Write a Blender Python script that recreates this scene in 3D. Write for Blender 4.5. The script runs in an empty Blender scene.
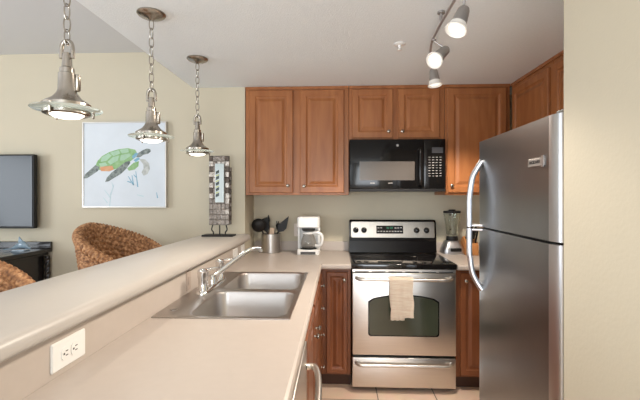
import bpy, bmesh, math, random
from mathutils import Vector, Matrix
random.seed(7)
PI = math.pi
SC = bpy.context.scene
COL = SC.collection

# ------------------------------------------------------------------ camera
F_PX = 395.0
cam_d = bpy.data.cameras.new('camera')
cam_d.sensor_width = 36.0
cam_d.lens = 36.0 * F_PX / 640.0
cam_d.shift_y = -4.0 / 640.0
cam_d.clip_start = 0.05
cam = bpy.data.objects.new('camera', cam_d)
COL.objects.link(cam)
cam.location = (0, 0, 1.41)
cam.rotation_euler = (PI / 2, 0, math.atan(18.0 / F_PX))
SC.camera = cam

# ------------------------------------------------------------------ world, exposure, window light
SC.view_settings.view_transform = 'Standard'
SC.view_settings.look = 'None'
SC.view_settings.gamma = 1.0
SC.view_settings.use_curve_mapping = False
SC.view_settings.exposure = -0.46
W = bpy.data.worlds.new('sky')
SC.world = W
W.use_nodes = True
W.node_tree.nodes['Background'].inputs[0].default_value = (0.86, 0.93, 1.0, 1)
W.node_tree.nodes['Background'].inputs[1].default_value = 1.2

def area_light(name, loc, rot, sx, sy, power, col):
    d = bpy.data.lights.new(name, 'AREA')
    d.shape = 'RECTANGLE'; d.size = sx; d.size_y = sy
    d.energy = power; d.color = col
    o = bpy.data.objects.new(name, d); COL.objects.link(o)
    o.location = loc; o.rotation_euler = rot
    return o
# daylight coming through the sliding door of the living room and its side window
area_light('daylight_sliding_door', (-2.6, -3.26, 1.2), (PI / 2 + 0.4, 0, 0), 2.6, 2.0, 65, (0.86, 0.93, 1.0))
area_light('added_rear_fill', (-0.2, -3.26, 1.15), (PI / 2 + 0.6, 0, 0), 1.5, 2.0, 165, (0.88, 0.94, 1.0))  # unseen source added behind the camera to brighten the kitchen
area_light('daylight_side_window', (-4.66, 0.2, 1.5), (PI / 2 + 0.65, 0, -PI / 2), 2.4, 1.5, 150, (0.86, 0.93, 1.0))

# ------------------------------------------------------------------ materials
def _nt(name):
    m = bpy.data.materials.new(name); m.use_nodes = True
    nt = m.node_tree
    return m, nt, nt.nodes['Principled BSDF']

def mat(name, col, rough=0.5, metal=0.0, var=0.0, scale=8.0, bump=0.0, bscale=60.0, stretch=(1, 1, 1),
        spec=0.5, coat=0.0, trans=0.0, emis=None, estr=0.0, ior=1.45, aniso=0.0, col2=None):
    m, nt, b = _nt(name)
    N, L = nt.nodes, nt.links
    b.inputs['Base Color'].default_value = (*col, 1)
    b.inputs['Roughness'].default_value = rough
    b.inputs['Metallic'].default_value = metal
    b.inputs['Specular IOR Level'].default_value = spec
    b.inputs['Coat Weight'].default_value = coat
    b.inputs['Coat Roughness'].default_value = 0.08
    b.inputs['Transmission Weight'].default_value = trans
    b.inputs['IOR'].default_value = ior
    b.inputs['Anisotropic'].default_value = aniso
    if emis:
        b.inputs['Emission Color'].default_value = (*emis, 1)
        b.inputs['Emission Strength'].default_value = estr
    tc = N.new('ShaderNodeTexCoord'); mp = N.new('ShaderNodeMapping')
    mp.inputs['Scale'].default_value = stretch
    L.new(tc.outputs['Object'], mp.inputs['Vector'])
    if var > 0 or col2:
        n = N.new('ShaderNodeTexNoise'); n.inputs['Scale'].default_value = scale
        n.inputs['Detail'].default_value = 5; n.inputs['Roughness'].default_value = 0.6
        L.new(mp.outputs[0], n.inputs['Vector'])
        r = N.new('ShaderNodeValToRGB')
        c2 = col2 or tuple(c * (1 - var) for c in col)
        r.color_ramp.elements[0].position = 0.3; r.color_ramp.elements[0].color = (*c2, 1)
        r.color_ramp.elements[1].position = 0.7; r.color_ramp.elements[1].color = (*col, 1)
        L.new(n.outputs['Fac'], r.inputs[0]); L.new(r.outputs[0], b.inputs['Base Color'])
    if bump > 0:
        n2 = N.new('ShaderNodeTexNoise'); n2.inputs['Scale'].default_value = bscale
        n2.inputs['Detail'].default_value = 4
        L.new(mp.outputs[0], n2.inputs['Vector'])
        bp = N.new('ShaderNodeBump'); bp.inputs['Strength'].default_value = bump
        bp.inputs['Distance'].default_value = 0.01
        L.new(n2.outputs['Fac'], bp.inputs['Height']); L.new(bp.outputs[0], b.inputs['Normal'])
    return m

M = {}
M['wall'] = mat('beige_wall_paint', (0.56, 0.505, 0.39), 0.85, bump=0.06, bscale=90, var=0.02, scale=2)
M['ceil_l'] = mat('white_ceiling_paint', (0.66, 0.67, 0.68), 0.9, bump=0.25, bscale=120)
M['ceil_k'] = mat('textured_ceiling_paint', (0.85, 0.90, 0.93), 0.9, bump=0.3, bscale=140, var=0.04, scale=70)
M['counter'] = mat('cream_solid_counter', (0.50, 0.435, 0.385), 0.36, var=0.04, scale=25)
M['ledge'] = mat('cream_solid_ledge', (0.48, 0.445, 0.41), 0.34, var=0.03, scale=25)
M['white'] = mat('white_plastic', (0.82, 0.81, 0.79), 0.35)
M['almond'] = mat('almond_plastic', (0.74, 0.66, 0.58), 0.4)
M['taupe'] = mat('taupe_plastic', (0.42, 0.34, 0.29), 0.4)
M['slot'] = mat('dark_slot', (0.03, 0.03, 0.03), 0.6)
M['black'] = mat('black_gloss', (0.006, 0.0055, 0.0055), 0.10, spec=0.35)
M['glasstop'] = mat('black_glass_cooktop', (0.008, 0.007, 0.007), 0.07, spec=0.6)
M['ring'] = mat('burner_ring_print', (0.07, 0.065, 0.065), 0.2)
M['blackmatte'] = mat('black_plastic', (0.011, 0.010, 0.010), 0.45, spec=0.3)
M['sooty'] = mat('black_enamel', (0.006, 0.005, 0.005), 0.22, spec=0.3)
M['steel'] = mat('brushed_stainless', (0.68, 0.64, 0.595), 0.32, 1.0, var=0.10, scale=3, stretch=(1.5, 1.5, 140))
M['steel_v'] = mat('vertical_brushed_stainless', (0.58, 0.55, 0.52), 0.32, 1.0, var=0.12, scale=3, stretch=(120, 120, 1.0))
M['sinksteel'] = mat('satin_sink_steel', (0.47, 0.44, 0.42), 0.33, 1.0, bump=0.02, bscale=200)
M['fridge'] = mat('dark_stainless_door', (0.33, 0.35, 0.37), 0.30, 1.0, var=0.08, scale=3, stretch=(140, 1.5, 1.5))
M['trim'] = mat('bright_aluminium_and_edge_highlight', (0.62, 0.63, 0.66), 0.36, 1.0)  # on the refrigerator door edge this brightness stands in for a reflection
M['chrome'] = mat('chrome', (0.80, 0.80, 0.80), 0.09, 1.0)
M['nickel'] = mat('brushed_nickel', (0.40, 0.365, 0.32), 0.26, 1.0, var=0.1, scale=10)
M['alu'] = mat('satin_aluminium', (0.42, 0.40, 0.385), 0.4, 0.85)
M['glass'] = mat('clear_glass', (0.93, 0.97, 0.95), 0.03, trans=1.0, ior=1.45)
M['discglass'] = mat('pale_green_disc_glass', (0.85, 0.95, 0.88), 0.08, trans=0.95, emis=(1.0, 0.97, 0.85), estr=0.10)  # faint emission stands in for lamp light passing through the disc
M['bulb'] = mat('glowing_diffuser', (1, 1, 1), 0.4, emis=(1.0, 0.93, 0.80), estr=3.0)
M['bulbhot'] = mat('glowing_spot_lens', (1, 1, 1), 0.4, emis=(1.0, 0.93, 0.82), estr=1.2)
M['frost'] = mat('frosted_spot_glass', (0.80, 0.77, 0.72), 0.3, emis=(1.0, 0.88, 0.70), estr=0.08)
M['window'] = mat('oven_window_glass', (0.048, 0.055, 0.036), 0.10, spec=0.8)
M['mwwin'] = mat('microwave_window_mesh', (0.075, 0.062, 0.052), 0.22, spec=0.6)
M['disp'] = mat('green_clock_display', (0.01, 0.05, 0.03), 0.3, emis=(0.1, 0.9, 0.45), estr=0.35)
M['btn'] = mat('grey_button_print', (0.28, 0.27, 0.26), 0.5)
M['towel'] = mat('cream_towel_cloth', (0.86, 0.76, 0.63), 0.95, bump=0.6, bscale=260, col2=(0.72, 0.56, 0.42), scale=30, stretch=(0.4, 1, 6))
M['blackwood'] = mat('black_stained_wood', (0.018, 0.014, 0.013), 0.22, coat=0.3)
M['blockwood'] = mat('orange_knife_block_wood', (0.52, 0.22, 0.075), 0.4, var=0.3, scale=6, stretch=(8, 8, 1))
M['spoonwood'] = mat('pale_spoon_wood', (0.55, 0.41, 0.30), 0.6, var=0.15, scale=10)
M['tv'] = mat('television_screen', (0.03, 0.035, 0.042), 0.16, spec=0.35)
M['dolphin'] = mat('blue_grey_glaze', (0.27, 0.37, 0.45), 0.15, coat=0.6, var=0.35, scale=12)
M['silverframe'] = mat('silver_frame', (0.60, 0.58, 0.55), 0.35, 0.7)
M['canvas'] = mat('pale_canvas', (0.66, 0.71, 0.76), 0.9, var=0.06, scale=5)
M['badge'] = mat('silver_badge', (0.36, 0.33, 0.31), 0.4, 0.5)
M['bag'] = mat('white_bag_plastic', (0.85, 0.83, 0.80), 0.35)
M['coffeeglass'] = mat('smoky_carafe_glass', (0.80, 0.78, 0.75), 0.05, trans=0.9)
M['smoke'] = mat('smoked_display_glass', (0.05, 0.05, 0.055), 0.2)
M['grey'] = mat('grey_plastic', (0.34, 0.32, 0.31), 0.4)
M['polywood'] = mat('leg_rattan_pole', (0.52, 0.36, 0.17), 0.55, var=0.3, scale=14)

def wood(name, a, b_, rough=0.36):
    m, nt, b = _nt(name)
    N, L = nt.nodes, nt.links
    tc = N.new('ShaderNodeTexCoord'); mp = N.new('ShaderNodeMapping')
    mp.inputs['Scale'].default_value = (9, 9, 1.3)
    L.new(tc.outputs['Object'], mp.inputs['Vector'])
    n = N.new('ShaderNodeTexNoise'); n.inputs['Scale'].default_value = 2.2
    n.inputs['Detail'].default_value = 7; n.inputs['Distortion'].default_value = 0.6
    L.new(mp.outputs[0], n.inputs['Vector'])
    r = N.new('ShaderNodeValToRGB')
    r.color_ramp.elements[0].position = 0.25; r.color_ramp.elements[0].color = (*b_, 1)
    r.color_ramp.elements[1].position = 0.72; r.color_ramp.elements[1].color = (*a, 1)
    L.new(n.outputs['Fac'], r.inputs[0]); L.new(r.outputs[0], b.inputs['Base Color'])
    b.inputs['Roughness'].default_value = rough
    b.inputs['Coat Weight'].default_value = 0.06; b.inputs['Specular IOR Level'].default_value = 0.28
    b.inputs['Coat Roughness'].default_value = 0.2
    return m
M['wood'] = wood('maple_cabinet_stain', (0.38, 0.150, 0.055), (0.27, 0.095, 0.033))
M['wood_low'] = wood('darker_base_cabinet_wood', (0.26, 0.092, 0.038), (0.17, 0.056, 0.023))  # cabinet wood again, in a darker tone for the base units
M['toe'] = mat('dark_toe_kick', (0.07, 0.028, 0.014), 0.6)

def tile_mat():
    m, nt, b = _nt('beige_floor_tile')
    N, L = nt.nodes, nt.links
    tc = N.new('ShaderNodeTexCoord'); mp = N.new('ShaderNodeMapping')
    mp.inputs['Location'].default_value = (-0.278 + 0.406 * 10, 0.10 + 0.406 * 10, 0)
    L.new(tc.outputs['Object'], mp.inputs['Vector'])
    br = N.new('ShaderNodeTexBrick'); br.offset = 0; br.squash = 1
    br.inputs['Scale'].default_value = 1.0
    br.inputs['Brick Width'].default_value = 0.406; br.inputs['Row Height'].default_value = 0.406
    br.inputs['Mortar Size'].default_value = 0.004
    br.inputs['Color1'].default_value = (0.80, 0.575, 0.42, 1)
    br.inputs['Color2'].default_value = (0.76, 0.54, 0.39, 1)
    br.inputs['Mortar'].default_value = (0.20, 0.14, 0.10, 1)
    L.new(mp.outputs[0], br.inputs['Vector'])
    n = N.new('ShaderNodeTexNoise'); n.inputs['Scale'].default_value = 9; n.inputs['Detail'].default_value = 5
    L.new(tc.outputs['Object'], n.inputs['Vector'])
    mx = N.new('ShaderNodeMix'); mx.data_type = 'RGBA'; mx.blend_type = 'MULTIPLY'
    mx.inputs['Factor'].default_value = 0.2
    L.new(br.outputs['Color'], mx.inputs[6]); L.new(n.outputs['Color'], mx.inputs[7])
    hs = N.new('ShaderNodeHueSaturation'); hs.inputs['Saturation'].default_value = 0.9
    hs.inputs['Value'].default_value = 1.15
    L.new(mx.outputs[2], hs.inputs['Color']); L.new(hs.outputs[0], b.inputs['Base Color'])
    b.inputs['Roughness'].default_value = 0.4
    return m
M['tile'] = tile_mat()

def weave_mat():
    m, nt, b = _nt('woven_seagrass')
    N, L = nt.nodes, nt.links
    tc = N.new('ShaderNodeTexCoord')
    n = N.new('ShaderNodeTexNoise'); n.inputs['Scale'].default_value = 55; n.inputs['Detail'].default_value = 3
    L.new(tc.outputs['Object'], n.inputs['Vector'])
    r = N.new('ShaderNodeValToRGB')
    e = r.color_ramp.elements
    e[0].position = 0.30; e[0].color = (0.15, 0.062, 0.026, 1)
    e[1].position = 0.72; e[1].color = (0.66, 0.38, 0.19, 1)
    k = e.new(0.50); k.color = (0.36, 0.17, 0.07, 1)
    L.new(n.outputs['Fac'], r.inputs[0]); L.new(r.outputs[0], b.inputs['Base Color'])
    b.inputs['Roughness'].default_value = 0.65
    return m
M['weave'] = weave_mat()

# ------------------------------------------------------------------ mesh helpers
def link(name, bm, m, parent=None, smooth=False, angle=None, mats=None):
    bmesh.ops.recalc_face_normals(bm, faces=bm.faces)
    me = bpy.data.meshes.new(name); bm.to_mesh(me); bm.free()
    for x in (mats or [m]): me.materials.append(x)
    if smooth:
        me.polygons.foreach_set('use_smooth', [True] * len(me.polygons))
        me.set_sharp_from_angle(angle=math.radians(angle or 40))
    o = bpy.data.objects.new(name, me); COL.objects.link(o)
    if parent: o.parent = parent
    return o
def tag(o, label, cat, group=None):
    o['label'] = label; o['category'] = cat
    if group: o['group'] = group
    return o
def thing(name, loc, label, cat, rz=0.0, group=None):
    o = bpy.data.objects.new(name, None); COL.objects.link(o)
    o.location = loc; o.rotation_euler = (0, 0, rz); o.empty_display_size = 0.05
    return tag(o, label, cat, group)
def struct(name, bm, m, **k):
    o = link(name, bm, m, **k); o['kind'] = 'structure'; return o
def dup(root, loc, rz=None, label=None, group=None):
    r = root.copy(); COL.objects.link(r); r.location = loc
    if rz is not None: r.rotation_euler = (0, 0, rz)
    if label: r['label'] = label
    if group: r['group'] = group
    for ch in list(root.children):
        c = ch.copy(); COL.objects.link(c); c.parent = r
        for g in list(ch.children):
            d = g.copy(); COL.objects.link(d); d.parent = c
    return r
def B(): return bmesh.new()
def box(bm, x0, x1, y0, y1, z0, z1, bev=0.0, seg=2):
    mtx = Matrix.Translation(((x0 + x1) / 2, (y0 + y1) / 2, (z0 + z1) / 2)) @ Matrix.Diagonal((abs(x1 - x0), abs(y1 - y0), abs(z1 - z0), 1))
    r = bmesh.ops.create_cube(bm, size=1.0, matrix=mtx)
    if bev > 0:
        es = list({e for v in r['verts'] for e in v.link_edges})
        bmesh.ops.bevel(bm, geom=es, offset=bev, segments=seg, affect='EDGES', profile=0.5)
    return bm
def bx(*a, **k): return box(B(), *a, **k)
def loft(bm, rings, cap0=True, cap1=True, closed=True):
    vs = [[bm.verts.new(p) for p in r] for r in rings]
    n = len(vs[0])
    for a, b_ in zip(vs[:-1], vs[1:]):
        for i in range(n if closed else n - 1):
            j = (i + 1) % n
            bm.faces.new((a[i], a[j], b_[j], b_[i]))
    if cap0: bm.faces.new(list(reversed(vs[0])))
    if cap1: bm.faces.new(vs[-1])
    return vs
def rr(cx, cy, hx, hy, r, n=5):
    """rounded rectangle points (2d)"""
    r = max(min(r, hx - 1e-5, hy - 1e-5), 1e-5); out = []
    for (sx, sy, a0) in ((1, 1, 0), (-1, 1, PI / 2), (-1, -1, PI), (1, -1, 1.5 * PI)):
        for k in range(n + 1):
            a = a0 + PI / 2 * k / n
            out.append((cx + sx * (hx - r) + r * math.cos(a), cy + sy * (hy - r) + r * math.sin(a)))
    return out
def lathe(bm, prof, c=(0, 0, 0), n=32, axis='z', cap=True):
    rings = []
    for r, h in prof:
        ring = []
        for k in range(n):
            a = 2 * PI * k / n
            p = (r * math.cos(a), r * math.sin(a), h)
            if axis == 'y': p = (p[0], h, p[1])
            if axis == 'x': p = (h, p[0], p[1])
            ring.append((p[0] + c[0], p[1] + c[1], p[2] + c[2]))
        rings.append(ring)
    loft(bm, rings, cap, cap); return bm
def frames(pts):
    P = [Vector(p) for p in pts]; T = []
    for i in range(len(P)):
        t = (P[min(i + 1, len(P) - 1)] - P[max(i - 1, 0)]); T.append(t.normalized())
    up = Vector((0, 0, 1)) if abs(T[0].z) < 0.9 else Vector((1, 0, 0))
    u = T[0].cross(up).normalized(); out = []
    for i, t in enumerate(T):
        u = (u - t * u.dot(t)).normalized(); out.append((P[i], u, t.cross(u)))
    return out
def tube(bm, pts, rad, n=12, sq=1.0, closed=False):
    fr = frames(pts); rings = []
    for i, (p, u, v) in enumerate(fr):
        r = rad[i] if isinstance(rad, (list, tuple)) else rad
        rings.append([tuple(p + u * math.cos(2 * PI * k / n) * r + v * math.sin(2 * PI * k / n) * r * sq) for k in range(n)])
    if closed:
        rings.append(rings[0]); loft(bm, rings, False, False)
        bmesh.ops.remove_doubles(bm, verts=bm.verts, dist=1e-6)
    else: loft(bm, rings)
    return bm
def spline(pts, k=8):
    P = [Vector(p) for p in pts]; out = []
    for i in range(len(P) - 1):
        a = P[max(i - 1, 0)]; b_ = P[i]; c = P[i + 1]; d = P[min(i + 2, len(P) - 1)]
        for j in range(k):
            t = j / k
            out.append(0.5 * ((2 * b_) + (c - a) * t + (2 * a - 5 * b_ + 4 * c - d) * t * t + (3 * b_ - a - 3 * c + d) * t ** 3))
    out.append(P[-1]); return [tuple(p) for p in out]
def prism(bm, poly, h0, h1, axis='y'):
    """extrude a 2d polygon; axis y: (x,z) polygon extruded over y"""
    f = {'y': lambda p, h: (p[0], h, p[1]), 'z': lambda p, h: (p[0], p[1], h), 'x': lambda p, h: (h, p[0], p[1])}[axis]
    loft(bm, [[f(p, h0) for p in poly], [f(p, h1) for p in poly]]); return bm
def text_bm(s, size, depth=0.0006):
    cu = bpy.data.curves.new('t', 'FONT'); cu.body = s; cu.size = size; cu.extrude = depth
    cu.align_x = 'CENTER'; cu.align_y = 'CENTER'; cu.resolution_u = 2
    o = bpy.data.objects.new('t', cu); COL.objects.link(o)
    dg = bpy.context.evaluated_depsgraph_get(); dg.update()
    me = bpy.data.meshes.new_from_object(o.evaluated_get(dg))
    bm = B(); bm.from_mesh(me)
    bpy.data.objects.remove(o); bpy.data.curves.remove(cu); bpy.data.meshes.remove(me)
    return bm

# ------------------------------------------------------------------ room
KX, LZ, KZ = -1.19, 2.60, 2.30         # edge of dropped kitchen ceiling, living height, kitchen height
SX, SY = -0.76, 3.20                   # return wall
BY = 3.54                              # kitchen back wall
bm = bx(-4.7, 2.3, -3.4, 3.75, -0.1, 0.0)
struct('floor', bm, M['tile'])
struct('wall_back', bx(SX, 1.79, BY, BY + 0.15, 0, KZ), M['wall'])
bm = bx(-4.7, SX, SY, SY + 0.49, 0, LZ)
struct('wall_living', bm, M['wall'])
struct('wall_left', box(box(bx(-4.8, -4.7, 1.5, 3.69, 0, LZ), -4.8, -4.7, -3.4, -1.1, 0, LZ), -4.8, -4.7, -1.1, 1.5, 2.3, LZ), M['wall'])
struct('wall_left_sill', bx(-4.8, -4.7, -1.1, 1.5, 0, 0.7), M['wall'])['kind'] = 'structure'
bm = bx(-4.7, -4.0, -3.4, -3.3, 0, LZ)
box(bm, -1.2, -1.0, -3.4, -3.3, 0, LZ); box(bm, 0.6, 0.79, -3.4, -3.3, 0, KZ)
box(bm, -4.0, -1.2, -3.4, -3.3, 2.35, LZ); box(bm, -1.0, 0.6, -3.4, -3.3, 2.22, KZ)
struct('wall_rear', bm, M['wall'])
# the wall on the right of the viewer ends at the refrigerator niche
struct('wall_right', box(bx(0.692, 0.792, -3.4, 1.245, 0, KZ), 0.792, 1.71, 1.145, 1.245, 0, KZ), M['wall'])
struct('wall_side', bx(1.71, 1.79, 1.145, BY, 0, KZ), M['wall'])
struct('ceiling_kitchen', bx(KX, 1.79, -3.4, SY, KZ, KZ + 0.2), M['ceil_k'])
struct('ceiling_kitchen_back', bx(SX, 1.79, SY, BY, KZ, KZ + 0.2), M['ceil_k'])
struct('ceiling_living', bx(-4.8, KX + 0.02, -3.4, SY, LZ, LZ + 0.1), M['ceil_l'])
struct('ceiling_fascia', bx(KX - 0.004, KX, -3.4, SY, KZ, LZ), M['ceil_l'])
# frames of the sliding door and the added rear opening, behind the viewer
def frame_bm(x0, x1, z0, z1, y, n):
    b = B(); w = 0.05
    box(b, x0, x1, y, y + 0.06, z0, z0 + w); box(b, x0, x1, y, y + 0.06, z1 - w, z1)
    for k in range(n + 1):
        x = x0 + (x1 - x0 - w) * k / n
        box(b, x, x + w, y, y + 0.06, z0 + w, z1 - w)
    return b
struct('door_1', frame_bm(-4.0, -1.2, 0.0, 2.35, -3.38, 2), M['white'])
struct('door_2', frame_bm(-1.0, 0.6, 0.0, 2.22, -3.38, 1), M['white'])

# peninsula half wall, backsplash face, raised ledge
struct('wall_peninsula', bx(-0.90, SX, 0.3, SY, 0, 1.049), M['counter'])
bm = B()   # raised ledge with a rounded nose
prof = [(-1.10, 1.050), (-0.733, 1.050), (-0.722, 1.053), (-0.717, 1.062), (-0.717, 1.078), (-0.724, 1.092), (-0.738, 1.100), (-1.085, 1.100), (-1.10, 1.094)]
loft(bm, [[(x, y, z) for x, z in prof] for y in (0.28, SY - 0.001)])
led = link('bar_ledge', bm, M['ledge'], smooth=True, angle=50)
tag(led, 'long raised cream bar ledge above the sink counter, running to the wall', 'counter')

# ------------------------------------------------------------------ countertop (L shape with sink cutout)
CT, CB = 0.920, 0.882
SK = (-0.735, -0.20, 1.565, 2.495)   # sink hole
EX = -0.118                            # front edge of the peninsula counter
FY = 2.84                              # front edge of back counters
cz0, cz1 = CB, CT
ctop = thing('countertop', (0, 0, 0), 'cream L-shaped countertop holding the double sink', 'countertop')
bm = B()
hx0, hx1, hy0, hy1 = SK
n0 = EX - 0.018
box(bm, SX + 0.001, n0, 0.3, hy0, cz0, cz1); box(bm, SX + 0.001, n0, hy1, FY + 0.018, cz0, cz1)
box(bm, SX + 0.001, hx0, hy0, hy1, cz0, cz1); box(bm, hx1, n0, hy0, hy1, cz0, cz1)
box(bm, SX + 0.001, 0.094, FY + 0.018, BY - 0.001, cz0, cz1)
nose = [(0, cz0), (0.010, cz0), (0.016, cz0 + 0.005), (0.018, cz0 + 0.012), (0.018, cz1 - 0.012), (0.014, cz1 - 0.004), (0.006, cz1), (0, cz1)]
loft(bm, [[(n0 + x, y, z) for x, z in nose] for y in (0.3, FY)])
prism(bm, [(n0, FY), (n0 + 0.018, FY), (n0 + 0.018, FY + 0.0181), (n0, FY + 0.0181)], cz0, cz1, 'z')
loft(bm, [[(x, FY + 0.018 - a, z) for a, z in nose] for x in (n0 + 0.016, 0.094)])
bmesh.ops.remove_doubles(bm, verts=bm.verts, dist=1e-5)
link('worktop', bm, M['counter'], ctop)
bm = bx(SX + 0.012, 0.094, BY - 0.013, BY - 0.001, CT + 0.0002, CT + 0.085, bev=0.003)
struct('trim_1', bm, M['counter'])
ct2 = thing('countertop', (0, 0, 0), 'short cream countertop between stove and refrigerator under blender', 'countertop')
bm = bx(0.850, 1.679, FY + 0.018, BY - 0.001, cz0, cz1)
loft(bm, [[(x, FY + 0.018 - a, z) for a, z in nose] for x in (0.850, 1.679)])
link('worktop', bm, M['counter'], ct2)
struct('trim_2', bx(0.850, 1.679, BY - 0.013, BY - 0.001, CT + 0.0002, CT + 0.085, bev=0.003), M['counter'])

# ------------------------------------------------------------------ cabinets
def ring4(x0, x1, z0, z1, y): return [(x0, y, z0), (x1, y, z0), (x1, y, z1), (x0, y, z1)]
def door_bm(x0, x1, z0, z1, st=0.055, y=0.0, t=0.02):
    b = B(); R = []
    def r(i, yy): R.append(ring4(x0 + i, x1 - i, z0 + i, z1 - i, yy))
    r(0, y); r(0, y - t + 0.005); r(0.005, y - t); r(st - 0.006, y - t); r(st, y - t + 0.006); r(st + 0.008, y - t + 0.009)
    r(st + 0.014, y - t + 0.009); r(st + 0.034, y - t + 0.001); r(st + 0.037, y - t)
    loft(b, R); return b
def drawer_bm(x0, x1, z0, z1, y=0.0, t=0.02):
    b = B(); R = []
    for i, yy in ((0, y), (0, y - t + 0.006), (0.006, y - t + 0.002), (0.014, y - t), (0.02, y - t)):
        R.append(ring4(x0 + i, x1 - i, z0 + i, z1 - i, yy))
    loft(b, R); return b
KNOB = None
def knob(parent, x, y, z):
    b = lathe(B(), [(0.0035, 0), (0.0055, -0.001), (0.0045, -0.010), (0.008, -0.014), (0.0135, -0.019), (0.0135, -0.023), (0.009, -0.027), (0.002, -0.028)], (x, y, z), 16, 'y')
    return link('knob', b, M['nickel'], parent, smooth=True)
def cabinet(loc, rz, w, d, h, doors, label, m, z0=0.0, toe=False, knobs=(), drawers=(), crown=True, st=0.055, name='wall_cabinet'):
    t = thing(name, loc, label, 'cabinet', rz)
    zb = 0.10 if toe else 0.0
    b = bx(0.001, w - 0.001, 0.0, d, zb, h, bev=0.0015, seg=1)
    if toe: box(b, 0.02, w - 0.02, 0.07, d, 0.0, zb)
    if crown: box(b, 0.001, w - 0.001, -0.010, 0.0, h - 0.022, h)
    bd = link('body', b, m, t)
    if toe:
        link('toe_kick', bx(0.001, w - 0.001, 0.058, 0.070, 0.0, zb), M['toe'], t)
    ds = []
    for (x0, x1, a, c) in doors: ds.append(link('door', door_bm(x0, x1, a, c, st), m, t))
    for (x0, x1, a, c) in drawers:
        dr = link('drawer', drawer_bm(x0, x1, a, c), m, t)
        knob(dr, (x0 + x1) / 2, -0.02, (a + c) / 2)
    for (i, x, z) in knobs: knob(ds[i], x, -0.02, z)
    return t
UZ, UT, UD = 1.418, KZ - 0.002, 0.335
UH = UT - UZ
cabinet((-0.756, SY, UZ), 0, 0.843, UD, UH, [(0.035, 0.392, 0.018, UH - 0.03), (0.448, 0.805, 0.018, UH - 0.03)],
        'tall double-door wood cabinet above the coffee maker and utensils', M['wood'], knobs=[(0, 0.352, 0.075), (1, 0.484, 0.070)])
MH = UT - 1.862
cabinet((0.088, SY, 1.862), 0, 0.762, UD, MH, [(0.025, 0.352, 0.012, MH - 0.03), (0.392, 0.720, 0.012, MH - 0.03)],
        'short two-door wood cabinet directly above the microwave', M['wood'], knobs=[(0, 0.315, 0.062), (1, 0.424, 0.062)])
cabinet((0.851, SY, UZ), 0, 0.512, UD, UH, [(0.018, 0.478, 0.018, UH - 0.03)],
        'single-door wood wall cabinet above the blender, right of microwave', M['wood'], knobs=[(0, 0.048, 0.075)])
# uppers above the refrigerator, facing left
cabinet((1.378, SY - 0.0005, 1.80), -PI / 2, 0.605, 0.328, UT - 1.80, [(0.045, 0.575, 0.018, UT - 1.80 - 0.055)],
        'wood cabinet above refrigerator nearest the corner, door facing left', M['wood'], name='wall_cabinet')
cabinet((1.378, 2.594, 1.80), -PI / 2, 0.90, 0.328, UT - 1.80, [(0.03, 0.44, 0.018, UT - 1.80 - 0.055), (0.46, 0.87, 0.018, UT - 1.80 - 0.055)],
        'wood cabinet above refrigerator next to the beige partition wall', M['wood'], name='wall_cabinet')
# base cabinets, back run
BH = 0.881
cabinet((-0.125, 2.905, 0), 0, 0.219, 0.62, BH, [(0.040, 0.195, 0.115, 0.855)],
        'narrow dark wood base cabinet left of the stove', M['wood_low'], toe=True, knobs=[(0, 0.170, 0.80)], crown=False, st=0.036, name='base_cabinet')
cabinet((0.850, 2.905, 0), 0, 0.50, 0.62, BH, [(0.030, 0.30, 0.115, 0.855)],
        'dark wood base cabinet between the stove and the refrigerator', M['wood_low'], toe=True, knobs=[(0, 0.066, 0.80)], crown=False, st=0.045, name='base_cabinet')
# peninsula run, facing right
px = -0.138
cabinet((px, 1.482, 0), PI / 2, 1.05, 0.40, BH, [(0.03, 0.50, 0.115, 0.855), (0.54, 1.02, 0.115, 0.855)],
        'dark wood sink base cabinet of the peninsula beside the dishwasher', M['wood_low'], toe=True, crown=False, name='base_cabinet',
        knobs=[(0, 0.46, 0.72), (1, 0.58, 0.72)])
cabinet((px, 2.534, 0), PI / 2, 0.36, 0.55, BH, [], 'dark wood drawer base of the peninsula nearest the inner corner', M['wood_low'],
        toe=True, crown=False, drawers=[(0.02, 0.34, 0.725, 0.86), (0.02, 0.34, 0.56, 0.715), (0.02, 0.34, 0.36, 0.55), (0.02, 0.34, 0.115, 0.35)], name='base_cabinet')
# sink base top opening: keep the bowls clear of the cabinet body
for o in list(COL.objects):
    if o.name.startswith('body') and o.parent and abs(o.parent.location.y - 1.482) < 1e-4:
        b = B()
        box(b, 0.001, 1.049, 0.0, 0.02, 0.10, BH); box(b, 0.001, 0.02, 0.02, 0.40, 0.10, BH); box(b, 1.03, 1.049, 0.02, 0.40, 0.10, BH)
        box(b, 0.02, 1.03, 0.02, 0.40, 0.10, 0.12); box(b, 0.02, 1.03, 0.38, 0.40, 0.12, 0.60)
        b.to_mesh(o.data); b.free()

# dishwasher
dw = thing('dishwasher', (px, 0.87, 0), 'stainless steel dishwasher under the near end of the counter', 'dishwasher', PI / 2)
link('body', bx(0.002, 0.60, 0.0, 0.55, 0.02, 0.875), M['blackmatte'], dw)
dd = link('door', bx(0.006, 0.596, -0.022, -0.0005, 0.12, 0.872, bev=0.004), M['steel'], dw)
link('toe_kick', bx(0.002, 0.60, 0.04, 0.055, 0.0, 0.019), M['blackmatte'], dw)
bm = B()
hp = spline([(0.56, -0.022, 0.79), (0.565, -0.042, 0.79), (0.545, -0.058, 0.79), (0.46, -0.072, 0.79), (0.30, -0.078, 0.79), (0.14, -0.072, 0.79), (0.055, -0.058, 0.79), (0.035, -0.042, 0.79), (0.04, -0.022, 0.79)], 8)
tube(bm, hp, 0.011, 12)
link('handle', bm, M['steel'], dd, smooth=True)

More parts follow.
